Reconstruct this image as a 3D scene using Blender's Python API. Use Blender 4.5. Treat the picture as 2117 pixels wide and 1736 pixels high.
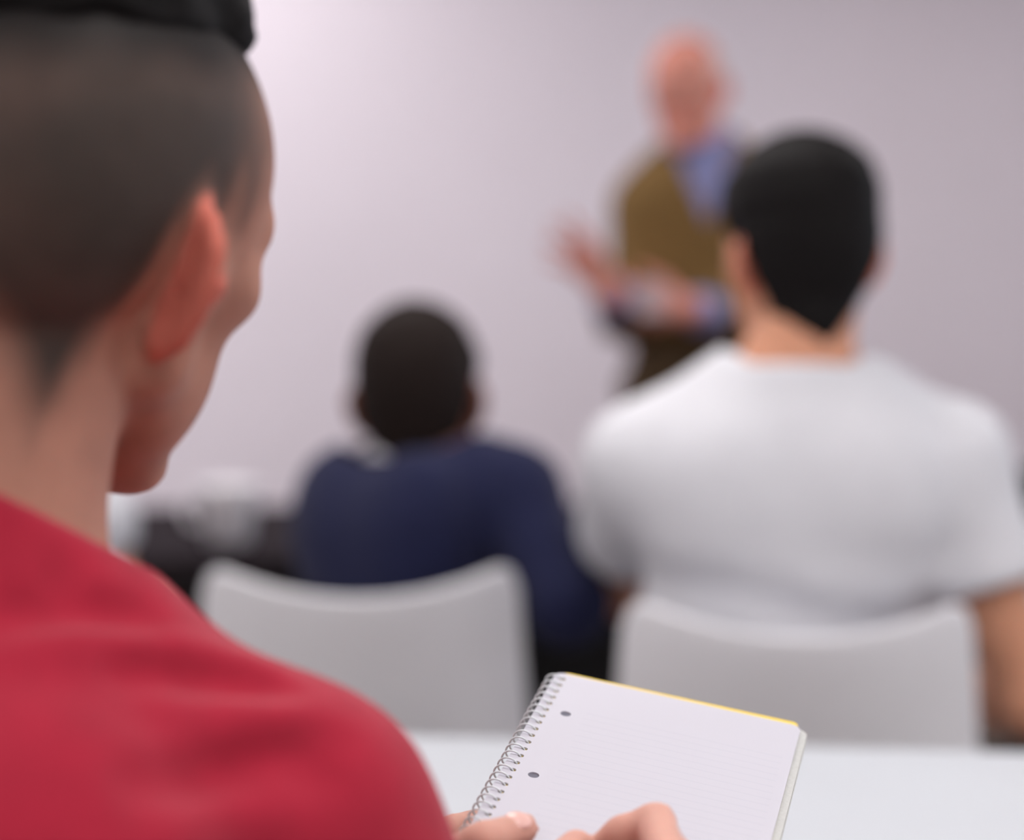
import bpy, bmesh, math
import numpy as np
from mathutils import Vector, Matrix

for o in list(bpy.data.objects):
    bpy.data.objects.remove(o)
scene = bpy.context.scene
COL = scene.collection

# ------------------------------------------------------------------ camera
FPX, CX, CY = 4000.0, 1058.5, 868.0          # focal length and centre in photo pixels (2117 x 1736)
CAMZ = 1.2
PITCH = math.atan(268.0 / FPX)               # horizon lies at y = 600
cam_d = bpy.data.cameras.new('camera')
cam = bpy.data.objects.new('camera', cam_d)
COL.objects.link(cam)
cam.location = (0, 0, CAMZ)
cam.rotation_euler = (math.pi / 2 - PITCH, 0, 0)
cam_d.sensor_fit = 'HORIZONTAL'
cam_d.sensor_width = 36.0
cam_d.lens = FPX / 2117.0 * 36.0
cam_d.clip_start = 0.05
cam_d.dof.use_dof = True
cam_d.dof.focus_distance = 1.12
cam_d.dof.aperture_fstop = 2.2
scene.camera = cam

# ------------------------------------------------------------------ world, exposure
world = bpy.data.worlds.new('world')
scene.world = world
world.use_nodes = True
world.node_tree.nodes['Background'].inputs[0].default_value = (0.75, 0.85, 1.0, 1)
world.node_tree.nodes['Background'].inputs[1].default_value = 2.5
scene.view_settings.view_transform = 'Standard'
scene.view_settings.look = 'None'
scene.view_settings.gamma = 1.0
scene.view_settings.use_curve_mapping = False
scene.view_settings.exposure = 0.0

PANEL_STRENGTH = 19.0      # unseen ceiling light diffusers

# ------------------------------------------------------------------ helpers
def W(px, py, Y):
    """photo pixel -> world point at world depth Y"""
    sx = (px - CX) / FPX
    sy = -(py - CY) / FPX
    c, s = math.cos(PITCH), math.sin(PITCH)
    d = np.array([sx, c + sy * s, -s + sy * c])
    return np.array([0, 0, CAMZ]) + d * (Y / d[1])

def onz(px, py, z):
    """photo pixel -> world point on the horizontal plane at height z"""
    a = np.array([0, 0, CAMZ]); d = W(px, py, 1.0) - a
    return a + d * ((z - CAMZ) / d[2])

def lin(c):
    c = np.asarray(c, float) / 255.0
    return np.where(c <= 0.04045, c / 12.92, ((c + 0.055) / 1.055) ** 2.4)

def mat(name, rgb, rough=0.5, var=0.0, vscale=30.0, bump=0.0, bscale=200.0, metal=0.0,
        attr=None, sss=0.0, spec=0.5, sheen=0.0, emit=None, estr=0.0, coat=0.0):
    m = bpy.data.materials.new(name)
    m.use_nodes = True
    nt = m.node_tree
    b = nt.nodes['Principled BSDF']
    col = tuple(lin(rgb)) + (1,)
    b.inputs['Base Color'].default_value = col
    b.inputs['Roughness'].default_value = rough
    b.inputs['Metallic'].default_value = metal
    b.inputs['Specular IOR Level'].default_value = spec
    b.inputs['Sheen Weight'].default_value = sheen
    b.inputs['Coat Weight'].default_value = coat
    if sss:
        b.inputs['Subsurface Weight'].default_value = sss
        b.inputs['Subsurface Radius'].default_value = (1.0, 0.35, 0.2)
        b.inputs['Subsurface Scale'].default_value = 0.008
    src = None
    tc = nt.nodes.new('ShaderNodeTexCoord')
    if attr:
        a = nt.nodes.new('ShaderNodeAttribute')
        a.attribute_name = attr
        src = a.outputs['Color']
    if var > 0:
        n = nt.nodes.new('ShaderNodeTexNoise')
        n.inputs['Scale'].default_value = vscale
        n.inputs['Detail'].default_value = 4
        nt.links.new(tc.outputs['Object'], n.inputs['Vector'])
        mr = nt.nodes.new('ShaderNodeMapRange')
        mr.inputs[1].default_value = 0.3
        mr.inputs[2].default_value = 0.7
        mr.inputs[3].default_value = 1 - var
        mr.inputs[4].default_value = 1 + var
        nt.links.new(n.outputs[0], mr.inputs[0])
        mx = nt.nodes.new('ShaderNodeVectorMath')
        mx.operation = 'SCALE'
        if src is not None:
            nt.links.new(src, mx.inputs[0])
        else:
            mx.inputs[0].default_value = col[:3]
        nt.links.new(mr.outputs[0], mx.inputs['Scale'])
        src = mx.outputs[0]
    if src is not None:
        nt.links.new(src, b.inputs['Base Color'])
    if bump > 0:
        n2 = nt.nodes.new('ShaderNodeTexNoise')
        n2.inputs['Scale'].default_value = bscale
        n2.inputs['Detail'].default_value = 3
        nt.links.new(tc.outputs['Object'], n2.inputs['Vector'])
        bp = nt.nodes.new('ShaderNodeBump')
        bp.inputs['Strength'].default_value = bump
        bp.inputs['Distance'].default_value = 0.002
        nt.links.new(n2.outputs[0], bp.inputs['Height'])
        nt.links.new(bp.outputs[0], b.inputs['Normal'])
    if emit is not None:
        b.inputs['Emission Color'].default_value = tuple(lin(emit)) + (1,)
        b.inputs['Emission Strength'].default_value = estr
    return m

def tag(o, label=None, cat=None, group=None, kind=None):
    if label: o['label'] = label
    if cat: o['category'] = cat
    if group: o['group'] = group
    if kind: o['kind'] = kind
    return o

def link_mesh(name, me, m=None, parent=None, loc=(0, 0, 0)):
    o = bpy.data.objects.new(name, me)
    COL.objects.link(o)
    o.location = loc
    if m is not None:
        me.materials.append(m)
    if parent is not None:
        o.parent = parent
    return o

def bm_obj(name, bm, m, parent=None, loc=(0, 0, 0), rz=0.0, smooth=False):
    me = bpy.data.meshes.new(name)
    bm.normal_update()
    bm.to_mesh(me)
    bm.free()
    if smooth:
        for p in me.polygons: p.use_smooth = True
    o = link_mesh(name, me, m, parent, loc)
    o.rotation_euler[2] = rz
    return o

def empty(name, loc, rz=0.0):
    o = bpy.data.objects.new(name, None)
    COL.objects.link(o)
    o.location = loc
    o.rotation_euler[2] = rz
    o.empty_display_size = 0.1
    return o

def add_box(bm, lo, hi, bevel=0.0, seg=2):
    r = bmesh.ops.create_cube(bm, size=1.0)
    vs = r['verts']
    for v in vs:
        v.co = Vector([lo[i] + (v.co[i] + 0.5) * (hi[i] - lo[i]) for i in range(3)])
    if bevel > 0:
        es = list({e for v in vs for e in v.link_edges})
        bmesh.ops.bevel(bm, geom=es, offset=bevel, segments=seg, affect='EDGES', profile=0.5)

def add_tube(bm, pts, radii, n=12, caps=True):
    pts = [Vector(p) for p in pts]
    rings = []
    for i, p in enumerate(pts):
        t = (pts[min(i + 1, len(pts) - 1)] - pts[max(i - 1, 0)]).normalized()
        a = t.orthogonal().normalized() if i == 0 else (a - t * a.dot(t)).normalized()
        b = t.cross(a)
        r = radii[i] if hasattr(radii, '__len__') else radii
        rings.append([bm.verts.new(p + (a * math.cos(2 * math.pi * k / n) + b * math.sin(2 * math.pi * k / n)) * r) for k in range(n)])
    for i in range(len(rings) - 1):
        for k in range(n):
            bm.faces.new((rings[i][k], rings[i][(k + 1) % n], rings[i + 1][(k + 1) % n], rings[i + 1][k]))
    if caps:
        bm.faces.new(rings[0][::-1])
        bm.faces.new(rings[-1])

def add_lathe(bm, prof, n=32):
    rings = [[bm.verts.new((r * math.cos(2 * math.pi * k / n), r * math.sin(2 * math.pi * k / n), z)) for k in range(n)] for r, z in prof]
    for i in range(len(rings) - 1):
        for k in range(n):
            bm.faces.new((rings[i][k], rings[i][(k + 1) % n], rings[i + 1][(k + 1) % n], rings[i + 1][k]))
    bm.faces.new(rings[0][::-1])
    bm.faces.new(rings[-1])

# ------------------------------------------------------------------ signed distance modelling
def A(*v): return np.array(v if len(v) > 1 else v[0], float)

def unit(v):
    v = np.asarray(v, float)
    return v / np.linalg.norm(v)

def rcone(P, a, b, r1, r2):
    a = np.asarray(a, float); ba = np.asarray(b, float) - a
    pa = P - a
    t = np.clip(pa @ ba / (ba @ ba), 0, 1)
    return np.linalg.norm(pa - t[:, None] * ba, axis=1) - (r1 + (r2 - r1) * t)

def ell(P, c, r, R=None):
    q = P - np.asarray(c, float)
    if R is not None: q = q @ R
    r = np.asarray(r, float)
    k0 = np.linalg.norm(q / r, axis=1)
    k1 = np.linalg.norm(q / (r * r), axis=1) + 1e-9
    return k0 * (k0 - 1) / k1

def smin(a, b, k):
    h = np.clip(0.5 + 0.5 * (b - a) / k, 0, 1)
    return b * (1 - h) + a * h - k * h * (1 - h)

def smax(a, b, k): return -smin(-a, -b, k)

def near(P, c, r, fn):
    """evaluate a local shape only close to it; elsewhere a lower bound of its distance"""
    dd = np.linalg.norm(P - c, axis=1)
    m = dd < r + 0.09
    if m.all(): return fn(P)
    out = dd - r
    if m.any(): out[m] = fn(P[m])
    return out

def chain(P, pts, rad, k=0.0):
    d = None
    for i in range(len(pts) - 1):
        e = rcone(P, pts[i], pts[i + 1], rad[i], rad[i + 1])
        d = e if d is None else (np.minimum(d, e) if k == 0 else smin(d, e, k))
    return d

def surface_nets(F, lo, h):
    S = F < 0
    c = S[:-1, :-1, :-1].astype(np.uint8)
    for dx in (0, 1):
        for dy in (0, 1):
            for dz in (0, 1):
                if dx or dy or dz:
                    c = c + S[dx:S.shape[0] - 1 + dx, dy:S.shape[1] - 1 + dy, dz:S.shape[2] - 1 + dz]
    idx = np.argwhere((c > 0) & (c < 8))
    vmap = -np.ones(c.shape, np.int32)
    vmap[idx[:, 0], idx[:, 1], idx[:, 2]] = np.arange(len(idx))
    corners = np.array([(i, j, k) for i in (0, 1) for j in (0, 1) for k in (0, 1)])
    V = np.stack([F[idx[:, 0] + a, idx[:, 1] + b, idx[:, 2] + e] for a, b, e in corners], 1)
    acc = np.zeros((len(idx), 3)); cnt = np.zeros(len(idx))
    for i in range(8):
        for j in range(i + 1, 8):
            if np.abs(corners[i] - corners[j]).sum() != 1: continue
            a, b = V[:, i], V[:, j]
            m = (a < 0) != (b < 0)
            t = np.where(m, a / np.where(m, a - b, 1), 0)
            acc += np.where(m[:, None], corners[i] + t[:, None] * (corners[j] - corners[i]), 0)
            cnt += m
    verts = (idx + acc / cnt[:, None]) * h + lo
    quads = []
    for ax in range(3):
        a1, a2 = (ax + 1) % 3, (ax + 2) % 3
        sl0 = [slice(None)] * 3; sl1 = [slice(None)] * 3
        sl0[ax] = slice(0, -1); sl1[ax] = slice(1, None)
        diff = S[tuple(sl0)] != S[tuple(sl1)]
        e = np.argwhere(diff)
        ok = (e[:, a1] > 0) & (e[:, a2] > 0) & (e[:, a1] < S.shape[a1] - 1) & (e[:, a2] < S.shape[a2] - 1)
        e = e[ok]
        def cell(o1, o2):
            q = e.copy(); q[:, a1] += o1; q[:, a2] += o2
            return vmap[q[:, 0], q[:, 1], q[:, 2]]
        q = np.stack([cell(-1, -1), cell(0, -1), cell(0, 0), cell(-1, 0)], 1)
        flip = ~S[e[:, 0], e[:, 1], e[:, 2]]
        q[flip] = q[flip][:, ::-1]
        quads.append(q)
    return verts, np.concatenate(quads)

def sdf_arrays(fn, lo, hi, h, smooth=1):
    lo = np.asarray(lo, float); hi = np.asarray(hi, float)
    B = 8
    nb = np.ceil((hi - lo) / h / B).astype(int) + 1
    n = nb * B
    cb = np.stack(np.meshgrid(*[np.arange(k) for k in nb], indexing='ij'), -1).reshape(-1, 3)
    cen = lo + (cb * B + (B - 1) / 2.0) * h
    dc = np.concatenate([fn(cen[i:i + 100000]) for i in range(0, len(cen), 100000)])
    near = np.abs(dc) < B * h * 0.87 * 1.5 + 0.004
    F = np.where(dc < 0, -1.0, 1.0).reshape(nb).astype(np.float32)
    F = F.repeat(B, 0).repeat(B, 1).repeat(B, 2)
    loc = np.stack(np.meshgrid(*[np.arange(B)] * 3, indexing='ij'), -1).reshape(-1, 3)
    ids = cb[near]
    for i in range(0, len(ids), 400):
        ch = ids[i:i + 400]
        node = ch[:, None, :] * B + loc[None]
        node = node.reshape(-1, 3)
        F[node[:, 0], node[:, 1], node[:, 2]] = fn(lo + node * h)
    v, q = surface_nets(F, lo, h)
    for _ in range(smooth):
        acc = np.zeros_like(v); cnt = np.zeros(len(v))
        for a, b in ((0, 1), (1, 2), (2, 3), (3, 0)):
            for x, y in ((a, b), (b, a)):
                for d in range(3):
                    acc[:, d] += np.bincount(q[:, x], v[q[:, y], d], len(v))
                cnt += np.bincount(q[:, x], minlength=len(v))
        v = v * 0.4 + 0.6 * acc / np.maximum(cnt, 1)[:, None]
    return v, q

def sdf_obj(name, fn, lo, hi, h, m, base, parent=None, color=None, smooth=1):
    v, q = sdf_arrays(fn, lo, hi, h, smooth)
    base = np.asarray(base, float)
    me = bpy.data.meshes.new(name)
    me.vertices.add(len(v)); me.vertices.foreach_set('co', (v - base).astype(np.float32).ravel())
    me.loops.add(q.size); me.loops.foreach_set('vertex_index', q.astype(np.int32).ravel())
    me.polygons.add(len(q))
    me.polygons.foreach_set('loop_start', np.arange(0, q.size, 4, dtype=np.int32))
    me.polygons.foreach_set('loop_total', np.full(len(q), 4, np.int32))
    me.polygons.foreach_set('use_smooth', np.ones(len(q), bool))
    me.update(); me.validate()
    if color is not None:
        c = np.ones((len(v), 4), np.float32); c[:, :3] = color(v)
        at = me.color_attributes.new('Col', 'FLOAT_COLOR', 'POINT')
        at.data.foreach_set('color', c.ravel())
    return link_mesh(name, me, m, parent, base if parent is None else (0, 0, 0))

def frame(theta, pitch=0.0, roll=0.0):
    """columns right, forward, up.  theta: heading clockwise from +Y; pitch: nod down; roll: tilt to own right"""
    t, p, r = map(math.radians, (theta, pitch, roll))
    rt = A(math.cos(t), -math.sin(t), 0); fw = A(math.sin(t), math.cos(t), 0); up = A(0, 0, 1.0)
    fw, up = fw * math.cos(p) - up * math.sin(p), up * math.cos(p) + fw * math.sin(p)
    rt, up = rt * math.cos(r) - up * math.sin(r), up * math.cos(r) + rt * math.sin(r)
    return np.stack([rt, fw, up], 1)

def noise3(P, f, seed=0):
    """cheap smooth wobble from sines"""
    rng = np.random.default_rng(seed)
    out = 0
    for i in range(5):
        d = rng.normal(size=3); d /= np.linalg.norm(d)
        out = out + np.sin(P @ d * f * (0.7 + 0.25 * i) + rng.uniform(0, 6.28))
    return out / 5

# ---- head -----------------------------------------------------------------
def head_sdf(P, C, R, s=1.0, ear=True):
    return near(P, np.asarray(C), 0.17 * s, lambda Q: head_sdf_(Q, C, R, s, ear))

def head_sdf_(P, C, R, s=1.0, ear=True):
    q = ((P - C) @ R) / s
    m = q.copy(); m[:, 0] = np.abs(m[:, 0])
    d = ell(q, (0, -0.014, 0.045), (0.076, 0.096, 0.084))
    d = smin(d, ell(q, (0, -0.045, 0.005), (0.062, 0.058, 0.060)), 0.03)          # occiput
    d = smin(d, ell(q, (0, 0.032, 0.035), (0.065, 0.062, 0.062)), 0.03)           # forehead
    d = smin(d, rcone(q, (0, 0.030, -0.005), (0, 0.062, -0.092), 0.062, 0.028), 0.025)  # face
    d = smin(d, rcone(m, (0.052, 0.006, -0.045), (0.024, 0.074, -0.102), 0.015, 0.016), 0.018)  # jaw
    d = smin(d, rcone(m, (0.055, 0.004, -0.005), (0.052, 0.006, -0.045), 0.018, 0.016), 0.02)
    d = smin(d, ell(q, (0, 0.084, -0.108), (0.020, 0.015, 0.015)), 0.012)          # chin
    d = smin(d, ell(m, (0.050, 0.058, -0.008), (0.020, 0.023, 0.018)), 0.02)      # cheekbone
    d = smin(d, ell(m, (0.039, 0.048, -0.052), (0.023, 0.028, 0.034)), 0.02)       # cheek
    d = smin(d, rcone(m, (0.012, 0.091, 0.024), (0.052, 0.070, 0.026), 0.009, 0.010), 0.016)  # brow
    d = smax(d, -ell(m, (0.030, 0.104, 0.004), (0.016, 0.017, 0.011)), 0.012)      # socket
    d = smin(d, ell(m, (0.031, 0.078, 0.004), (0.0125, 0.0125, 0.0115)), 0.004)    # eyeball
    d = smin(d, rcone(q, (0, 0.094, 0.016), (0, 0.110, -0.024), 0.007, 0.0100), 0.010)
    d = smin(d, ell(m, (0.011, 0.099, -0.028), (0.008, 0.010, 0.007)), 0.006)
    d = smin(d, rcone(m, (0, 0.098, -0.056), (0.020, 0.088, -0.060), 0.0055, 0.003), 0.006)
    d = smin(d, rcone(m, (0, 0.097, -0.067), (0.017, 0.088, -0.064), 0.006, 0.003), 0.006)
    if ear:
        d = smin(d, ear_sdf(m), 0.006)
    return d * s

EO = A(0.062, -0.012, -0.004)
EU = unit(A(0.05, -0.10, 1.0))
EB = unit(A(0.84, -0.54, 0.0)); EB = unit(EB - EU * (EB @ EU))
EN = np.cross(EB, EU)
if EN[1] < 0: EN = -EN

def ear_sdf(m):
    e = m - EO
    u, b, n = e @ EU, e @ EB - 0.015, e @ EN
    w = 0.0195 + 0.10 * np.clip(u, -0.03, 0.02) * 1.0 * 0.9      # narrower towards the lobe
    k = np.sqrt((b / w) ** 2 + (u / 0.030) ** 2)
    nn = n - 0.10 * b
    ring = np.sqrt(((k - 1) * 0.020) ** 2 + nn ** 2) - 0.0040
    plate = np.maximum((k - 1) * 0.017, np.abs(nn + 0.002) - 0.0022)
    anti = np.sqrt(((np.sqrt(((b + 0.001) / (w * 0.62)) ** 2 + ((u + 0.002) / 0.019) ** 2) - 1) * 0.013) ** 2 + (nn - 0.001) ** 2) - 0.0028
    d = smin(ring, plate, 0.004)
    d = smin(d, anti, 0.004)
    lob = np.sqrt((b + 0.006) ** 2 / 0.7 + (u + 0.029) ** 2 + (nn * 1.6) ** 2) - 0.0095
    d = smin(d, lob, 0.006)
    trag = np.linalg.norm(m - A(0.073, 0.010, -0.006), axis=1) - 0.006
    return smin(d, trag, 0.005)

def hairline(q, nape=-0.078, v=0.9, vx=0.0):
    """height of the hair's lower edge in head space"""
    y = q[:, 1]
    z = np.interp(y, [-0.12, -0.05, -0.022, 0.000, 0.018, 0.024, 0.045, 0.066, 0.085], [nape, nape + 0.006, -0.012, 0.030, 0.014, 0.030, 0.046, 0.080, 0.105])
    back = np.clip((-0.02 - y) / 0.03, 0, 1)
    return z + back * v * np.maximum(np.abs(q[:, 0] - vx) - 0.012, 0)

def hair_sdf(P, C, R, s, thick, top, line, wob=0.0015):
    q = ((P - C) @ R) / s
    d = ell(q, (0, -0.014, 0.045), (0.076, 0.096, 0.084))
    d = smin(d, ell(q, (0, -0.045, 0.005), (0.062, 0.058, 0.060)), 0.03)
    d = smin(d, ell(q, (0, 0.032, 0.035), (0.065, 0.062, 0.062)), 0.03)
    d = smin(d, rcone(q, (0, -0.03, -0.03), (0, -0.035, -0.10), 0.058, 0.055), 0.03)
    g = q[:, 2] - line(q)
    th = thick * np.clip(g / 0.03, 0.0, 1.0) + (top - thick) * np.clip((q[:, 2] - 0.04) / 0.06, 0, 1)
    d = d - th - wob * noise3(q, 160, 3) - wob * noise3(q, 420, 5) * 0.6
    return smax(d, -g, 0.006) * s

# ---- hands ----------------------------------------------------------------
def auto_hand(wr, d, n, t, curl=(20, 25, 20), spread=0.06, thumb_open=0.6, s=1.0):
    """wr wrist; d finger direction; n palm normal; t thumb side -> finger polylines"""
    d, n, t = unit(d), unit(n), unit(t)
    fs = []
    spec = [(0.030, 0.092, (0.042, 0.026, 0.020)), (0.010, 0.095, (0.046, 0.029, 0.021)), (-0.010, 0.090, (0.042, 0.027, 0.020)), (-0.028, 0.082, (0.033, 0.020, 0.018))]
    for i, (lt, ld, L) in enumerate(spec):
        p = wr + (t * lt + d * ld) * s
        dd = unit(d + t * spread * (1.2 - i) * 1.2)
        pts = [p]; a = 0
        for c, l in zip(curl, L):
            a += math.radians(c + 4 * i)
            p = p + (dd * math.cos(a) + n * math.sin(a)) * l * s
            pts.append(p)
        fs.append((pts, [0.0098 * s, 0.0088 * s, 0.0080 * s, 0.0066 * s]))
    b = wr + (d * 0.022 + t * 0.026 + n * 0.008) * s
    td = unit(t * thumb_open + d * 0.8 + n * 0.35)
    te = unit(t * thumb_open * 0.6 + d + n * 0.2)
    pts = [b, b + td * 0.042 * s, b + td * 0.042 * s + te * 0.033 * s, b + td * 0.042 * s + te * 0.057 * s]
    fs.append((pts, [0.015 * s, 0.0115 * s, 0.0100 * s, 0.0078 * s]))
    return fs

def hand_sdf(P, wr, fingers, rw=0.026):
    pts = np.array([p for f in fingers for p in f[0]] + [wr]); c = pts.mean(0)
    return near(P, c, np.linalg.norm(pts - c, axis=1).max() + 0.02, lambda Q: hand_sdf_(Q, wr, fingers, rw))

def hand_sdf_(P, wr, fingers, rw=0.026):
    palm = None
    for pts, rad in fingers:
        e = rcone(P, wr, pts[0], rw * 0.75, 0.0135)
        palm = e if palm is None else smin(palm, e, 0.014)
    f = None
    for pts, rad in fingers:
        e = chain(P, pts, rad, 0.004)
        f = e if f is None else np.minimum(f, e)
    return smin(palm, f, 0.007)

# ---- body -----------------------------------------------------------------
def torso_frame(j):
    up = unit(j['neck'] - j['pelvis'])
    rt = j['Sr'] - j['Sl']; rt = unit(rt - up * (rt @ up))
    return np.stack([rt, np.cross(up, rt), up], 1)

def torso_sdf(P, j, off=0.0, b=1.0, depth=1.0, waist=1.0):
    R = torso_frame(j); rt, fw, up = R.T
    pe, ne = j['pelvis'], j['neck']
    L = np.linalg.norm(ne - pe)
    o = off
    bow = j.get('bow', 0.0)
    c1 = pe + up * L * j.get('chest', 0.66) - fw * (0.002 + bow); c2 = pe + up * L * 0.32 + fw * 0.005 - fw * bow * 0.7
    d = ell(P, c1, A(0.158 * b + o, 0.108 * depth + o, L * 0.36 + o), R)
    d = smin(d, ell(P, c2, A(0.145 * b * waist + o, 0.105 * depth * waist + o, L * 0.36 + o), R), 0.06)
    d = smin(d, ell(P, pe, A(0.165 * b * waist + o, 0.120 * depth + o, 0.12 + o), R), 0.05)
    for S in (j['Sr'], j['Sl']):
        sg = 1 if S is j['Sr'] else -1
        d = smin(d, rcone(P, ne - up * j.get('bar', 0.045) - fw * 0.01, S, 0.052 * depth + o, 0.056 * b + o), 0.05)
        d = smin(d, ell(P, c1 + rt * sg * 0.085 * b + up * 0.04 - fw * 0.045, A(0.075 + o, 0.055 + o, 0.095 + o), R), 0.04)
        d = smin(d, rcone(P, ne + up * 0.03 - fw * 0.012, ne + (S - ne) * 0.62 + up * j.get('trap', 0.006), 0.040 + o, 0.042 + o), 0.05)
    return d

def arms_sdf(P, j, off=0.0, sides='rl', k=0.03, ru=0.050, rl=0.040, rw=0.027):
    d = None
    for sd in sides:
        S, E, Wt = j['S' + sd], j['E' + sd], j['W' + sd]
        e = rcone(P, S, E, ru + off, rl + off)
        m = S + (E - S) * 0.45
        e = smin(e, ell(P, m, (0.046 + off,) * 3), 0.03)
        f = rcone(P, E, Wt, rl + off, rw + off)
        f = smin(f, rcone(P, E, E + (Wt - E) * 0.4, rl + off, rl + 0.002 + off), 0.02)
        e = smin(e, f, 0.015)
        d = e if d is None else np.minimum(d, e)
    return d

def legs_sdf(P, j, off=0.0):
    pts = np.array([j[k] for k in ('Hr', 'Hl', 'Kr', 'Kl', 'Ar', 'Al')]); c = pts.mean(0)
    return near(P, c, np.linalg.norm(pts - c, axis=1).max() + 0.09, lambda Q: legs_sdf_(Q, j, off))

def legs_sdf_(P, j, off=0.0):
    d = None
    for sd in 'rl':
        e = smin(rcone(P, j['H' + sd], j['K' + sd], 0.080 + off, 0.056 + off), rcone(P, j['K' + sd], j['A' + sd], 0.054 + off, 0.038 + off), 0.02)
        d = e if d is None else smin(d, e, 0.02)
    return d

def seated_legs(j, spread=0.11, reach=0.44, ankle_fwd=0.05, floor=0.09, fw=None):
    R = torso_frame(j); fw = unit(R[:, 1] * A(1, 1, 0)) if fw is None else unit(fw); rt = np.cross(fw, A(0, 0, 1.0)); pe = j['pelvis']
    for sd, s in (('r', 1), ('l', -1)):
        j['H' + sd] = pe + rt * s * 0.085 - A(0, 0, 0.015)
        j['K' + sd] = j['H' + sd] + fw * reach + rt * s * (spread - 0.085) + A(0, 0, 0.0)
        j['A' + sd] = A(j['K' + sd][0], j['K' + sd][1], floor) + fw * ankle_fwd
    j['fw'] = fw

def shoes(j, m, base, parent):
    for sd in 'rl':
        a = j['A' + sd]; fw = j['fw']
        up = A(0, 0, 1.0); rt = np.cross(fw, up); R = np.stack([rt, fw, up], 1)
        def fn(P, a=a, fw=fw, R=R):
            d = rcone(P, a - fw * 0.035 - A(0, 0, 0.045), a + fw * 0.15 - A(0, 0, 0.052), 0.040, 0.035)
            d = smin(d, rcone(P, a - A(0, 0, 0.03), a + A(0, 0, 0.01), 0.045, 0.044), 0.03)
            return smax(d, 0.004 - P[:, 2], 0.004)
        sdf_obj('shoe', fn, a - 0.26, a + A(0.26, 0.26, 0.1), 0.008, m, base, parent)

def bounds(pts, pad):
    p = np.array(pts)
    return p.min(0) - pad, p.max(0) + pad

def neck_sdf(P, j, C, R, s, r=0.056, throat=0.70):
    return smin(rcone(P, j['neck'] - torso_frame(j)[:, 2] * 0.03, C + R @ A(0, -0.022, -0.045) * s, r * 1.08, r * 0.98),
                rcone(P, j['neck'], C + R @ A(0, 0.012, -0.06) * s, r * 0.85, r * throat), 0.02)

# ------------------------------------------------------------------ materials
M_wall = mat('wall_paint', (234, 226, 237), 0.85, var=0.015, vscale=1.5, bump=0.05, bscale=90)
M_side = mat('side_wall_paint', (222, 220, 222), 0.85, var=0.015, vscale=1.5, bump=0.05, bscale=90)
M_ceil = mat('ceiling_paint', (235, 235, 236), 0.9, var=0.02, vscale=3)
M_floor = mat('carpet', (92, 80, 72), 0.95, var=0.15, vscale=120, bump=0.4, bscale=600)
M_base = mat('baseboard_paint', (70, 58, 52), 0.5, var=0.05, vscale=8)
M_white_metal = mat('white_metal', (225, 226, 230), 0.4, var=0.02)
M_diff = mat('diffuser', (250, 250, 250), 0.5, emit=(255, 250, 247), estr=PANEL_STRENGTH)
M_chair = mat('grey_chair_shell', (224, 224, 230), 0.55, var=0.02, vscale=6, bump=0.05, bscale=300)
M_chrome = mat('chair_leg_metal', (170, 172, 178), 0.3, metal=0.9, var=0.03)
M_table = mat('white_laminate', (194, 198, 205), 0.45, spec=0.3, var=0.01, vscale=4)
M_slate = mat('slate_tabletop', (42, 37, 41), 0.85, spec=0.03, var=0.08, vscale=5)
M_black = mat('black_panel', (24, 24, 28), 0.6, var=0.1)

# ------------------------------------------------------------------ room
RA = math.radians(18)
U0, U1, V0, V1, HC = -3.0, 4.3, -2.6, 5.47, 2.75
def rm(u, v, z=0.0):
    return A(u * math.cos(RA) - v * math.sin(RA), u * math.sin(RA) + v * math.cos(RA), z)

def struct(name, boxes, m, bevel=0.0):
    bm = bmesh.new()
    for lo, hi in boxes: add_box(bm, lo, hi, bevel)
    return tag(bm_obj(name, bm, m, rz=RA), kind='structure')

struct('floor', [((U0 - .1, V0 - .1, -0.1), (U1 + .1, V1 + .1, 0))], M_floor)
struct('ceiling', [((U0 - .1, V0 - .1, HC), (U1 + .1, V1 + .1, HC + .1))], M_ceil)
struct('wall_back', [((U0, V1, 0), (U1, V1 + .1, HC))], M_wall)
struct('wall_front', [((U0, V0 - .1, 0), (U1, V0, HC))], M_side)
struct('wall_left', [((U0 - .1, V0, 0), (U0, V1, HC))], M_side)
# right wall with two unseen openings, added for rim light from the right
wins = [(0.2, 2.0), (2.6, 4.4)]
zs0, zs1 = 0.95, 2.35
bx = [((U1, V0, 0), (U1 + .1, V1, zs0)), ((U1, V0, zs1), (U1 + .1, V1, HC))]
edges = [V0] + [e for w in wins for e in w] + [V1]
for i in range(0, len(edges), 2):
    bx.append(((U1, edges[i], zs0), (U1 + .1, edges[i + 1], zs1)))
struct('wall_right', bx, M_side)
struct('baseboard_back', [((U0, V1 - .015, 0), (U1, V1, 0.1))], M_base, 0.003)
struct('baseboard_left', [((U0, V0, 0), (U0 + .015, V1, 0.1))], M_base, 0.003)
struct('baseboard_right', [((U1 - .015, V0, 0), (U1, V1, 0.1))], M_base, 0.003)

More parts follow.
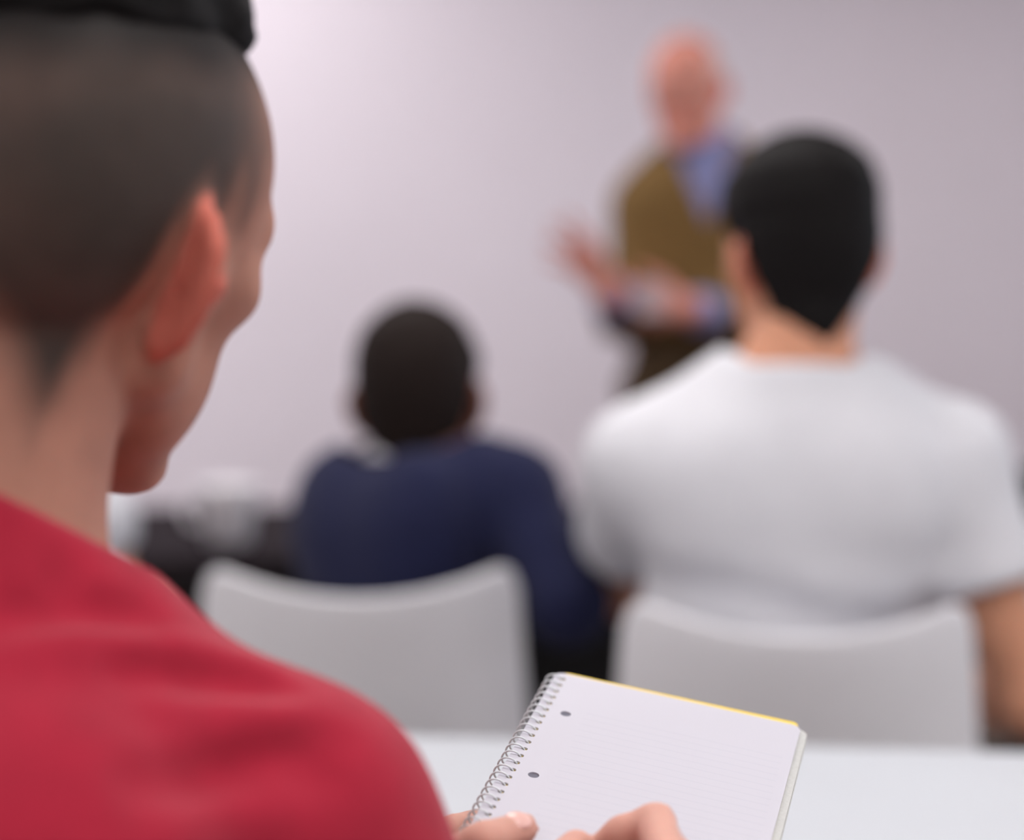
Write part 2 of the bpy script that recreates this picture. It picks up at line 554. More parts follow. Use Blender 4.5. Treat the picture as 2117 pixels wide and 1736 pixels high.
M_glass = bpy.data.materials.new('window_glass'); M_glass.use_nodes = True
_nt = M_glass.node_tree; _nt.nodes.clear()
_o = _nt.nodes.new('ShaderNodeOutputMaterial'); _mx = _nt.nodes.new('ShaderNodeMixShader')
_t = _nt.nodes.new('ShaderNodeBsdfTransparent'); _g = _nt.nodes.new('ShaderNodeBsdfGlossy'); _f = _nt.nodes.new('ShaderNodeFresnel')
_g.inputs['Roughness'].default_value = 0.02
_nt.links.new(_f.outputs[0], _mx.inputs[0]); _nt.links.new(_t.outputs[0], _mx.inputs[1]); _nt.links.new(_g.outputs[0], _mx.inputs[2]); _nt.links.new(_mx.outputs[0], _o.inputs[0])
for k, (a, b) in enumerate(wins):
    bm = bmesh.new(); t = 0.05
    add_box(bm, (U1 + .02, a, zs0), (U1 + .08, b, zs0 + t), .004); add_box(bm, (U1 + .02, a, zs1 - t), (U1 + .08, b, zs1), .004)
    for c in (a, (a + b - t) / 2, b - t): add_box(bm, (U1 + .02, c, zs0 + t), (U1 + .08, c + t, zs1 - t), .004)
    w = tag(bm_obj('window_%d' % (k + 1), bm, M_white_metal, rz=RA), kind='structure')
    for c0, c1 in ((a + t, (a + b - t) / 2), ((a + b + t) / 2, b - t)):
        bm = bmesh.new(); add_box(bm, (U1 + .047, c0, zs0 + t), (U1 + .053, c1, zs1 - t))
        bm_obj('pane', bm, M_glass, w)

# unseen ceiling light panels, rear row added to brighten backs: housing and glowing diffuser
PANELS = [(0.75, 4.55), (-1.6, 4.55), (-1.6, 2.6), (0.75, 2.6), (3.2, 3.6), (-1.6, 0.6), (0.75, 0.6), (3.1, 0.6), (-1.6, -1.3), (0.75, -1.3), (3.1, -1.3)]
for k, (u, v) in enumerate(PANELS):
    p = rm(u, v, HC)
    e = empty('ceiling_light', p, RA)
    tag(e, 'square white flush ceiling light panel with glowing diffuser', 'light', 'ceiling light panels')
    bm = bmesh.new(); a, b = 0.36, 0.30
    for lo, hi in (((-a, -a, -.03), (a, -b, 0)), ((-a, b, -.03), (a, a, 0)), ((-a, -b, -.03), (-b, b, 0)), ((b, -b, -.03), (a, b, 0))):
        add_box(bm, lo, hi)
    bm_obj('housing', bm, M_white_metal, e)
    bm = bmesh.new(); add_box(bm, (-b, -b, -.022), (b, b, -.006))
    bm_obj('diffuser', bm, M_diff, e)

# ------------------------------------------------------------------ tables
def table(name, cx, cy, rz, sx, sy, ztop, m_top, m_leg, th=0.028, panel=None):
    e = empty(name, (cx, cy, 0), rz)
    bm = bmesh.new(); add_box(bm, (-sx / 2, -sy / 2, ztop - th), (sx / 2, sy / 2, ztop), 0.004)
    bm_obj('tabletop', bm, m_top, e)
    for x in (-1, 1):
        for y in (-1, 1):
            bm = bmesh.new(); px, py = x * (sx / 2 - .06), y * (sy / 2 - .06)
            add_box(bm, (px - .02, py - .02, 0), (px + .02, py + .02, ztop - th), .003)
            bm_obj('leg', bm, m_leg, e)
    for y in (-1, 1):
        bm = bmesh.new(); add_box(bm, (-sx / 2 + .08, y * (sy / 2 - .06) - .012, ztop - th - .05), (sx / 2 - .08, y * (sy / 2 - .06) + .012, ztop - th - .001))
        bm_obj('apron', bm, m_leg, e)
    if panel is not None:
        bm = bmesh.new(); add_box(bm, (-sx / 2 + .09, -sy / 2 + .350, 0.12), (sx / 2 - .09, -sy / 2 + .368, ztop - th - .001), .002)  # near-black sheet added to stand in for the shade under the table
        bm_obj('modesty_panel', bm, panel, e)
    return e

# white table of the man in red: far edge runs from (830,1515) to (2117,1553) in the photo
pA, pB = onz(830, 1519, 0.74), onz(2117, 1553, 0.74)
yaw = math.atan2(pB[1] - pA[1], pB[0] - pA[0])
far = (pA + pB) / 2
nrm = A(-math.sin(yaw), math.cos(yaw), 0)
cen = A(0.25, far[1] + (0.25 - far[0]) * math.tan(yaw), 0) - nrm * 0.33
WT = table('white_table', cen[0], cen[1], yaw, 1.8, 0.66, 0.74, M_table, M_white_metal)
tag(WT, 'white laminate table under the spiral notebook, in front of the man in red', 'table')
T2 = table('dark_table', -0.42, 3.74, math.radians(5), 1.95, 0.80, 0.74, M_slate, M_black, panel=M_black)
tag(T2, 'dark slate table with black front panel carrying a white cup', 'table')
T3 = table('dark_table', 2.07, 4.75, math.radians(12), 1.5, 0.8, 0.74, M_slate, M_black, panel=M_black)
tag(T3, 'dark slate table with bare top beside the speaker', 'table')

# white tapered cup on the dark table
M_cup = mat('white_ceramic', (236, 234, 240), 0.45, var=0.01)
cp = W(474, 1150, 3.50); cp[2] = 0.741
e = empty('cup', cp); tag(e, 'white tapered cup standing on dark slate table', 'cup')
bm = bmesh.new(); add_lathe(bm, [(0.034, 0), (0.038, 0.002), (0.056, 0.105), (0.057, 0.107), (0.055, 0.107), (0.037, 0.006)], 40)
bm_obj('body', bm, M_cup, e, smooth=True)
bm = bmesh.new(); add_tube(bm, [(-.050, 0, .085), (-.072, 0, .082), (-.080, 0, .06), (-.070, 0, .036), (-.043, 0, .03)], .006, 10)
bm_obj('handle', bm, M_cup, e, smooth=True)

# ------------------------------------------------------------------ grey shell chairs
def grid_shell(name, fn, ns, nt_, th, m, parent):
    bm = bmesh.new()
    vs = [[bm.verts.new(fn(-1 + 2 * i / ns, j / nt_)) for j in range(nt_ + 1)] for i in range(ns + 1)]
    for i in range(ns):
        for j in range(nt_):
            bm.faces.new((vs[i][j], vs[i + 1][j], vs[i + 1][j + 1], vs[i][j + 1]))
    bmesh.ops.recalc_face_normals(bm, faces=bm.faces)
    o = bm_obj(name, bm, m, parent, smooth=True)
    sd = o.modifiers.new('thick', 'SOLIDIFY'); sd.thickness = th; sd.offset = 0
    bv = o.modifiers.new('round', 'BEVEL'); bv.width = th * 0.4; bv.segments = 3; bv.limit_method = 'ANGLE'; bv.angle_limit = math.radians(50)
    return o

def make_chair(loc, rz, top=0.83, wtop=0.21):
    e = empty('chair', loc, rz)
    def back(s, t):
        wd = 0.235 + (wtop - 0.235) * t
        tp = top + 0.040 * s * s - 0.045 * (1 - math.sqrt(max(0, 1 - (max(abs(s) - 0.84, 0) / 0.16) ** 2)))
        z = 0.43 + (tp - 0.43) * t
        return (s * wd, -0.20 - 0.055 * t + 0.075 * s * s * (0.4 + 0.6 * t), z)
    grid_shell('backrest', back, 40, 14, 0.012, M_chair, e)
    def seat(s, t):
        wd = 0.235 - 0.02 * max(0, t - 0.8) / 0.2
        return (s * wd, -0.205 + t * 0.43, 0.438 - 0.02 * math.sin(math.pi * t) * (1 - s * s) + 0.012 * s * s - 0.02 * t * t)
    grid_shell('seat', seat, 24, 14, 0.018, M_chair, e)
    for x in (-1, 1):
        for y, yy in ((0.15, 0.2), (-0.16, -0.24)):
            bm = bmesh.new(); add_tube(bm, [(x * .17, y, .428), (x * .19, (y + yy) / 2, .22), (x * .21, yy, 0.0)], [.013, .012, .010], 12)
            bm_obj('leg', bm, M_chrome, e, smooth=True)
    for y in (.15, -.16):
        bm = bmesh.new(); add_tube(bm, [(-.17, y, .419), (.17, y, .419)], .009, 10)
        bm_obj('seat_frame', bm, M_chrome, e, smooth=True)
    return e
def chair_at(px, Y, rz=0.0, **k):
    # the back's rear face stands at depth Y
    x = (px - CX) / FPX * Y
    c, s = math.cos(rz), math.sin(rz)
    return make_chair((x - s * 0.255, Y + c * 0.255, 0), rz, **k)
tag(chair_at(1668, 2.22, math.radians(-2), top=0.800, wtop=0.208), 'light grey shell chair carrying the man in the white t-shirt', 'chair', 'grey shell chairs')
tag(chair_at(742, 2.47, math.radians(3), top=0.806, wtop=0.208), 'light grey shell chair carrying the man in the navy sweater', 'chair', 'grey shell chairs')
tag(chair_at(-90, 2.62, math.radians(4), top=0.80), 'light grey shell chair carrying the man hidden behind the man in red', 'chair', 'grey shell chairs')

# ------------------------------------------------------------------ spiral notebook
NB_T = W(1150, 1388, 1.215)                    # far left corner of the page
NB_u = unit(A(0.9605, -0.2168, -0.1745)); NB_v = A(-0.2543, -0.9384, -0.2339)
NB_v = unit(NB_v - NB_u * (NB_v @ NB_u)); NB_n = np.cross(NB_v, NB_u)
if NB_n[2] < 0: NB_n = -NB_n
NBW, NBL, NBT = 0.157, 0.21, 0.006
def on_page(px, py, lift=0.0):
    a = A(0, 0, CAMZ); d = W(px, py, 1.0) - a
    t = ((NB_T - a) @ NB_n + lift) / (d @ NB_n)
    return a + d * t
nb = empty('notebook', NB_T - NB_n * 0.0)
nb.matrix_world = Matrix(((NB_u[0], -NB_v[0], NB_n[0], NB_T[0]), (NB_u[1], -NB_v[1], NB_n[1], NB_T[1]), (NB_u[2], -NB_v[2], NB_n[2], NB_T[2]), (0, 0, 0, 1)))
tag(nb, 'open spiral notebook with blank ruled page held by the man in red', 'notebook')
# local: x along the width, y = -distance from the far edge, z out of the page
M_page = bpy.data.materials.new('ruled_paper'); M_page.use_nodes = True
nt = M_page.node_tree; pb = nt.nodes['Principled BSDF']; pb.inputs['Roughness'].default_value = 0.7
tc = nt.nodes.new('ShaderNodeTexCoord'); sp = nt.nodes.new('ShaderNodeSeparateXYZ'); nt.links.new(tc.outputs['Object'], sp.inputs[0])
def mth(op, a, b=None):
    n = nt.nodes.new('ShaderNodeMath'); n.operation = op
    for i, x in enumerate((a, b)):
        if x is None: continue
        if isinstance(x, (int, float)): n.inputs[i].default_value = x
        else: nt.links.new(x, n.inputs[i])
    return n.outputs[0]
ph = mth('FRACT', mth('DIVIDE', mth('MULTIPLY', sp.outputs['Y'], -1.0), 0.0075))
line = mth('LESS_THAN', ph, 0.10)
rng_y = mth('LESS_THAN', sp.outputs['Y'], -0.040)
rng_x = mth('MULTIPLY', mth('GREATER_THAN', sp.outputs['X'], 0.030), mth('LESS_THAN', sp.outputs['X'], NBW - 0.006))
top_f = mth('GREATER_THAN', sp.outputs['Z'], -0.0005)
fac = mth('MULTIPLY', mth('MULTIPLY', mth('MULTIPLY', line, rng_y), mth('MULTIPLY', rng_x, top_f)), 0.2)
mixc = nt.nodes.new('ShaderNodeMix'); mixc.data_type = 'RGBA'
nt.links.new(fac, mixc.inputs[0])
mixc.inputs[6].default_value = tuple(lin((197, 196, 207))) + (1,); mixc.inputs[7].default_value = tuple(lin((165, 168, 186))) + (1,)
nt.links.new(mixc.outputs[2], pb.inputs['Base Color'])
M_edge = mat('page_edges', (196, 197, 196), 0.8, var=0.06, vscale=600)
M_yellow = mat('yellow_cover', (246, 212, 70), 0.5, var=0.03, vscale=40)
M_wire = mat('binding_wire', (214, 221, 226), 0.35, metal=0.25, var=0.05)
M_hole_shade = mat('punched_hole_dark', (112, 112, 126), 0.9, var=0.05)

def page_prism(name, m, x0, x1, y0, y1, z0, z1, rr, holes=(), parent=nb):
    """sheet with rounded far corners and real punched holes, cut with a boolean"""
    bm = bmesh.new(); out = []
    def arc(cx, cy, a0, a1):
        for k in range(7):
            a = math.radians(a0 + (a1 - a0) * k / 6)
            out.append((cx + rr * math.cos(a), cy + rr * math.sin(a)))
    arc(x1 - rr, y1 - rr, 0, 90); arc(x0 + rr, y1 - rr, 90, 180); arc(x0 + rr, y0 + rr, 180, 270); arc(x1 - rr, y0 + rr, 270, 360)
    lo = [bm.verts.new((x, y, z0)) for x, y in out]; hi = [bm.verts.new((x, y, z1)) for x, y in out]
    bm.faces.new(hi); bm.faces.new(lo[::-1])
    for k in range(len(out)): bm.faces.new((lo[k], lo[(k + 1) % len(out)], hi[(k + 1) % len(out)], hi[k]))
    o = bm_obj(name, bm, m, parent)
    if holes:
        bm = bmesh.new()
        for x, y, r in holes:
            ring = bmesh.ops.create_cone(bm, cap_ends=True, segments=16, radius1=r, radius2=r, depth=0.03)
            for v in ring['verts']: v.co += Vector((x, y, (z0 + z1) / 2))
        cme = bpy.data.meshes.new('cut'); bm.to_mesh(cme); bm.free()
        cut = bpy.data.objects.new('cut', cme); COL.objects.link(cut)
        cut.parent = parent
        md = o.modifiers.new('holes', 'BOOLEAN'); md.object = cut; md.operation = 'DIFFERENCE'; md.solver = 'EXACT'
        bpy.context.view_layer.update()
        dg = bpy.context.evaluated_depsgraph_get()
        nm = bpy.data.meshes.new_from_object(o.evaluated_get(dg))
        o.modifiers.clear(); o.data = nm
        bpy.data.objects.remove(cut)
    return o
NLOOP = 23
loops_y = [-0.008 - i * (NBL - 0.016) / (NLOOP - 1) for i in range(NLOOP)]
small = [(0.0062, y, 0.0019) for y in loops_y]
big = [(0.0185, -0.052, 0.0033), (0.0185, -0.132, 0.0033)]
page_prism('page', M_page, 0, NBW, -NBL, 0, -0.0012, 0, 0.006, small + big)
page_prism('page_block', M_edge, 0, NBW + 0.0045, -NBL, -0.0004, -NBT, -0.0024, 0.006, small)
ys = page_prism('divider_sheet', M_yellow, 0.004, NBW - 0.0022, -NBL + 0.006, 0.0042, -0.0020, -0.0015, 0.004)
ys.rotation_euler[2] = math.radians(0.8)
page_prism('cover', M_edge, -0.001, NBW + 0.005, -NBL - 0.002, 0.001, -NBT - 0.0014, -NBT - 0.0002, 0.007)
for x, y, r in big:      # grey discs with the shade of the two filing holes painted in
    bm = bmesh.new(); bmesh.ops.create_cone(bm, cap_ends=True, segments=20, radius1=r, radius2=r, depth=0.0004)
    o = bm_obj('filing_hole', bm, M_hole_shade, nb, (x, y, -0.0010)); 
lm = None
for y in loops_y:
    if lm is None:
        bm = bmesh.new(); pts = []
        for k in range(25):
            a = 2 * math.pi * k / 24
            pts.append((0.0012 + 0.0058 * math.cos(a), -0.0016 * k / 24, -0.0034 + 0.0054 * math.sin(a)))
        add_tube(bm, pts, 0.0006, 8)
        lo_ = bm_obj('wire_loop', bm, M_wire, nb, (0, y, 0), smooth=True); lm = lo_.data
    else:
        o = bpy.data.objects.new('wire_loop', lm); COL.objects.link(o); o.parent = nb; o.location = (0, y, 0)

# ------------------------------------------------------------------ people
M_skin = mat('skin', (200, 150, 130), 0.62, attr='Col', var=0.06, vscale=60, bump=0.12, bscale=500, sss=0.15, spec=0.2)
M_red = mat('red_jersey', (158, 25, 50), 0.9, var=0.05, vscale=50, bump=0.15, bscale=900, sheen=0.12, spec=0.25)
M_tee = mat('white_jersey', (214, 215, 222), 0.9, var=0.02, vscale=30, bump=0.12, bscale=700)
M_navy = mat('navy_knit', (32, 35, 64), 0.95, var=0.08, vscale=40, bump=0.25, bscale=700, sheen=0.08, spec=0.15)
M_olive = mat('olive_tweed', (108, 82, 42), 0.95, var=0.15, vscale=60, bump=0.25, bscale=600)
M_blue = mat('lavender_blue_cotton', (128, 132, 178), 0.8, var=0.05, vscale=40)
M_jean = mat('dark_denim', (40, 40, 62), 0.9, var=0.12, vscale=80, bump=0.2, bscale=700)
M_darktr = mat('dark_trousers', (74, 56, 34), 0.9, var=0.1, vscale=60)
M_blacktr = mat('black_trousers', (20, 20, 24), 0.9, var=0.1, vscale=60)
M_shoe = mat('shoe_leather', (30, 26, 24), 0.5, var=0.1)
M_hair_blk = mat('black_hair', (16, 13, 14), 0.7, spec=0.15, var=0.3, vscale=150, bump=0.5, bscale=500)
M_hair_brn = mat('dark_brown_hair', (32, 24, 22), 0.75, spec=0.12, var=0.3, vscale=150, bump=0.5, bscale=500)
M_hair_gry = mat('pale_grey_hair', (196, 178, 174), 0.7, var=0.1, vscale=150, bump=0.3, bscale=500)
M_nail = mat('finger_nail', (226, 182, 174), 0.3, var=0.02)
M_collar = mat('white_cotton_collar', (215, 213, 220), 0.85, var=0.02)
M_paper = mat('white_note_paper', (180, 162, 168), 0.8, var=0.02)

def mixv(a, b, t): return a + (b - a) * t[:, None]
def sstep(x, a, b):
    t = np.clip((x - a) / (b - a), 0, 1); return t * t * (3 - 2 * t)

def skin_color(base, C, R, s, stubble=None, line=None, ear_red=0.6, brow=None, crown=None, hands=None, lit_hand_rgb=None):
    base = lin(base); red = lin((222, 108, 94))
    def fn(v):
        q = ((v - C) @ R) / s
        m = np.abs(q[:, 0])
        col = np.tile(base, (len(v), 1))
        inhead = sstep(np.linalg.norm(q * A(1, 0.8, 0.75), axis=1), 0.17, 0.12)
        er = sstep(ear_sdf(np.stack([m, q[:, 1], q[:, 2]], 1)), 0.0045, 0.0010) * sstep(m, 0.060, 0.068)
        col = mixv(col, red, er * ear_red)
        lips = sstep(np.linalg.norm((q - A(0, 0.096, -0.061)) / A(0.026, 0.014, 0.011), axis=1), 1.1, 0.85)
        col = mixv(col, lin((178, 96, 92)), lips * 0.7)
        eye = sstep(np.linalg.norm((np.stack([m, q[:, 1], q[:, 2]], 1) - A(0.031, 0.090, 0.004)) / A(0.012, 0.010, 0.006), axis=1), 1.05, 0.9)
        col = mixv(col, lin((225, 220, 218)), eye)
        iris = sstep(np.linalg.norm(np.stack([m - 0.031, q[:, 2] - 0.004], 1), axis=1), 0.0058, 0.0048) * (q[:, 1] > 0.08)
        col = mixv(col, lin((50, 34, 26)), iris)
        if brow is not None:
            bw = sstep(np.abs(q[:, 2] - 0.031 + 0.10 * np.maximum(m - 0.035, 0)), 0.0065, 0.003) * (m > 0.012) * (m < 0.056) * (q[:, 1] > 0.05)
            col = mixv(col, lin(brow), bw * 0.8)
        if stubble is not None:
            g = (q[:, 2] - line(q)) + 0.004 * noise3(q, 220, 9)
            st = sstep(g, -0.018, 0.034) * (1 - er)
            dens = 0.86 - 0.48 * sstep(q[:, 1], -0.02, 0.055)
            dens = dens + 0.06 * noise3(q, 90, 4)
            col = mixv(col, lin(stubble), np.clip(st * dens * 1.1, 0, 0.97))
            if crown is not None: col = mixv(col, lin((20, 17, 18)), 0.95 * sstep(crown(v), -0.028, 0.002))
        if hands is not None:
            hd = np.min([np.linalg.norm(v - h, axis=1) for h in hands], axis=0)
            col = mixv(col, lin(lit_hand_rgb), sstep(hd, 0.16, 0.10))  # hands naturally pinker, and painted lighter for the light from above
        return col
    return fn

def collar_hole(P, N, n, a, b, r):
    """the opening for the neck: above the collar plane and close to the neck's axis"""
    ax = unit(b - a); q = P - a
    rad = np.linalg.norm(q - (q @ ax)[:, None] * ax, axis=1) - r
    return np.maximum(-((P - N) @ n), rad)

# ================= man in red =================
def main_man():
    C = W(148, 480, 0.93); R = frame(18.5, 6.3, 15); s = 1.034
    j = {'neck': W(-95, 1115, 0.895), 'Sr': W(585, 1735, 0.87), 'Sl': A(-0.392, 1.00, 0.985), 'pelvis': A(-0.255, 0.80, 0.568), 'bow': 0.015, 'trap': -0.030, 'bar': 0.072, 'chest': 0.58}
    j['Er'] = A(0.03, 0.87, 0.70); j['Wr'] = A(0.108, 0.938, 0.868)
    j['El'] = A(-0.33, 1.03, 0.71); j['Wl'] = A(-0.100, 1.015, 0.862)
    seated_legs(j)
    base = A(j['pelvis'][0], j['pelvis'][1], 0)
    # right hand: bent index finger and thumb meet on the page
    pip = on_page(1356, 1700, 0.030); 
    fr = [([on_page(1400, 1850, 0.045), pip, on_page(1283, 1722, 0.020), on_page(1240, 1752, 0.009)], [.0115, .0104, .0090, .0075]),
          ([on_page(1440, 1880, 0.040), on_page(1400, 1775, 0.022), on_page(1330, 1790, 0.016), on_page(1290, 1815, 0.012)], [.0115, .0102, .0090, .0075]),
          ([on_page(1480, 1910, 0.034), on_page(1440, 1830, 0.020), on_page(1370, 1850, 0.014), on_page(1330, 1875, 0.013)], [.0110, .0095, .0085, .0070]),
          ([on_page(1510, 1950, 0.032), on_page(1480, 1900, 0.018), on_page(1420, 1905, 0.014), on_page(1390, 1925, 0.013)], [.0100, .0085, .0075, .0065]),
          ([on_page(1400, 1985, 0.040), on_page(1250, 1890, 0.030), on_page(1140, 1800, 0.012), on_page(1192, 1742, 0.010)], [.0150, .0120, .0105, .0082])]
    # left hand: thumb on the page corner, fingers under the notebook
    fl = [([W(860, 1770, 1.050), W(940, 1722, 1.068), W(1030, 1690, 1.115), W(1100, 1680, 1.140)], [.0115, .0105, .0090, .0078]),
          ([W(850, 1810, 1.045), W(950, 1785, 1.070), W(1050, 1760, 1.108), W(1120, 1750, 1.132)], [.0115, .0105, .0090, .0078]),
          ([W(850, 1850, 1.035), W(950, 1840, 1.055), W(1050, 1820, 1.080), W(1110, 1810, 1.100)], [.0110, .0098, .0085, .0072]),
          ([W(850, 1890, 1.020), W(940, 1890, 1.035), W(1020, 1880, 1.055), W(1070, 1875, 1.070)], [.0100, .0085, .0075, .0065]),
          ([W(760, 1850, 1.000), W(890, 1800, 1.005), on_page(1000, 1742, 0.0115), on_page(1080, 1712, 0.0098)], [.0150, .0130, .0112, .0092])]
    def hands(P):
        return np.minimum(hand_sdf(P, j['Wr'], fr, 0.030), hand_sdf(P, j['Wl'], fl, 0.030))
    def line(q):
        az = np.degrees(np.arctan2(np.abs(q[:, 0]), -q[:, 1]))      # 0 at the nape, 90 over the ear
        nap = np.interp(az, [0, 18, 38, 46, 53, 57, 61, 75], [-0.055, -0.052, -0.086, -0.058, -0.042, -0.026, 0.004, 0.028])
        side = hairline(q, nape=-0.02, v=0.0)
        b = np.clip((84 - az) / 14, 0, 1)
        return side + (nap - side) * b
    crown = lambda P: P[:, 2] - 1.312 + 0.004 * noise3(P, 120, 21)
    def body(P):
        d = smin(torso_sdf(P, j, -0.006), neck_sdf(P, j, C, R, s, 0.055, 0.6), 0.03)
        d = smin(d, head_sdf(P, C, R, s), 0.009)
        d = smin(d, smin(arms_sdf(P, j), hands(P), 0.012), 0.02)
        return smin(d, legs_sdf(P, j, -0.004), 0.02)
    pts = [C + 0.16, C - 0.16] + [v for k, v in j.items() if isinstance(v, np.ndarray) and k != 'fw'] + [p for f in fr + fl for p in f[0]]
    lo, hi = bounds(pts, 0.09); lo[2] = 0.02
    o = sdf_obj('person', body, lo, hi, 0.0034, M_skin, base,
                color=skin_color((178, 128, 111), C, R, s, (64, 58, 55), line, 0.62, (64, 50, 44), crown, [fr[1][0][1], fl[0][0][1], fl[4][0][2]], (206, 157, 143)), smooth=2)
    tag(o, 'seated man in red t-shirt with shaved back and sides holding a notebook', 'person')
    # thick dark hair left on the crown
    def hair(P):
        q = ((P - C) @ R) / s
        d = ell(q, (0, -0.014, 0.045), (0.076, 0.096, 0.084))
        d = smin(d, ell(q, (0, 0.036, 0.050), (0.064, 0.062, 0.060)), 0.03)
        g = crown(P)
        d = d - 0.026 * np.clip(g / 0.05, 0, 1) + 0.001 - 0.0022 * noise3(q, 170, 1) - 0.0014 * noise3(q * A(1, .5, 1), 480, 2)
        return smax(d, -g, 0.010)
    sdf_obj('hair', hair, C - 0.2, C + 0.2, 0.003, M_hair_blk, base, o)
    # t-shirt
    Rt = torso_frame(j)
    cn = unit(A(0.30, -0.02, 1.0) * 1.0 + Rt[:, 1] * 0.35)
    cN = W(110, 1075, 0.86)
    def shirt0(P):
        d = torso_sdf(P, j, 0.010, depth=1.02)
        sl = None
        for sd in 'rl':
            S, E = j['S' + sd], j['E' + sd]; e = S + (E - S) * 0.72
            t = unit(E - S)
            x = smax(rcone(P, S, e, 0.064, 0.066), (P - e) @ t, 0.006)
            sl = x if sl is None else np.minimum(sl, x)
        d = smin(d, sl, 0.035)
        return d
    # folds pulled across the back and shoulder (ridges and creases laid on the cloth)
    def hit(px, py):
        a = A(0, 0, CAMZ); dr = unit(W(px, py, 1.0) - a); t = 0.5
        for _ in range(60):
            dd = shirt0((a + dr * t)[None])[0]
            t += dd * 0.8
            if abs(dd) < 2e-4: break
        return a + dr * min(t, 1.4)
    folds = [([(-60, 1292), (60, 1262), (160, 1252), (260, 1264), (350, 1296)], -.0075, .012), ([(190, 1374), (330, 1386), (470, 1408), (630, 1440)], -.0070, .011),
             ([(230, 1645), (400, 1592), (560, 1550), (720, 1500)], -.0060, .013), ([(70, 1205), (130, 1196), (190, 1170)], -.0035, .009), ([(600, 1612), (650, 1592), (700, 1570)], -.0045, .011),
             ([(-40, 1345), (150, 1322), (330, 1345), (480, 1375), (620, 1400)], .0045, .013), ([(300, 1455), (480, 1462), (640, 1478)], .0035, .012),
             ([(280, 1590), (430, 1545), (560, 1510), (690, 1462)], .0045, .012), ([(60, 1232), (180, 1212), (290, 1235)], .0030, .010), ([(300, 1720), (450, 1690), (600, 1670)], .0030, .014)]
    fl_ = []
    for pl, amp, sg in folds:
        pp = []
        for a_, b_ in zip(pl[:-1], pl[1:]):
            for k in range(4):
                pp.append(hit(a_[0] + (b_[0] - a_[0]) * k / 4, a_[1] + (b_[1] - a_[1]) * k / 4))
        pp.append(hit(*pl[-1]))
        fl_.append((np.array(pp), amp, sg))
    def shirt(P):
        d = shirt0(P)
        for pl, amp, sg in fl_:
            n_ = len(pl)
            c_ = pl.mean(0); rr = np.linalg.norm(pl - c_, axis=1).max()
            m = np.linalg.norm(P - c_, axis=1) < rr + 3 * sg
            if m.any():
                Q = P[m]; best = np.full(len(Q), 9.0); w = np.zeros(len(Q))
                for i_ in range(n_ - 1):
                    ba = pl[i_ + 1] - pl[i_]; t = np.clip((Q - pl[i_]) @ ba / (ba @ ba), 0, 1)
                    e = np.linalg.norm(Q - pl[i_] - t[:, None] * ba, axis=1)
                    u = (i_ + t) / (n_ - 1)
                    nw = e < best
                    best = np.where(nw, e, best); w = np.where(nw, np.sin(np.pi * np.clip(u, 0, 1)) ** 0.6, w)
                d[m] -= 1.7 * amp * w * np.exp(-(best / sg) ** 2)
        d = d - 0.0012 * noise3(P, 45, 7) - 0.0006 * noise3(P, 110, 8)
        d = smax(d, -collar_hole(P, cN, cn, j['neck'], C + R @ A(0, -0.022, -0.045) * s, 0.092), 0.004)
        return smax(d, -(P[:, 2] - 0.50), 0.004)
    lo, hi = bounds([j['Sr'], j['Sl'], j['neck'], j['pelvis'], j['Er'], j['El']], 0.17)
    sdf_obj('t_shirt', shirt, lo, hi, 0.0045, M_red, base, o, smooth=2)
    sdf_obj('trousers', lambda P: smax(smin(legs_sdf(P, j, 0.010), ell(P, j['pelvis'], (0.19, 0.14, 0.12), Rt), 0.05), P[:, 2] - 0.62, 0.004),
            *bounds([j['pelvis'], j['Kr'], j['Kl'], j['Ar'], j['Al']], 0.2), 0.009, M_jean, base, o)
    shoes(j, M_shoe, base, o)
    # thumb nail lying on the left thumb
    tp, ip = fl[4][0][3], fl[4][0][2]
    ax = unit(tp - ip); nn = unit(NB_n - ax * (NB_n @ ax)); side = np.cross(ax, nn)
    nn = unit(nn + A(-0.15, -0.45, 0.2)); nn = unit(nn - ax * (nn @ ax)); side = np.cross(ax, nn)
    Rn = np.stack([side, ax, nn], 1)
    cn_ = tp - ax * 0.0060 + nn * 0.0066
    sdf_obj('thumb_nail', lambda P: ell(P, cn_, (0.0072, 0.0085, 0.0034), Rn), cn_ - 0.014, cn_ + 0.014, 0.0009, M_nail, base, o)
    return o
main_man()
ch = make_chair((-0.255, 0.80, 0), math.radians(-25), top=0.80)
tag(ch, 'light grey shell chair carrying the man in red', 'chair', 'grey shell chairs')

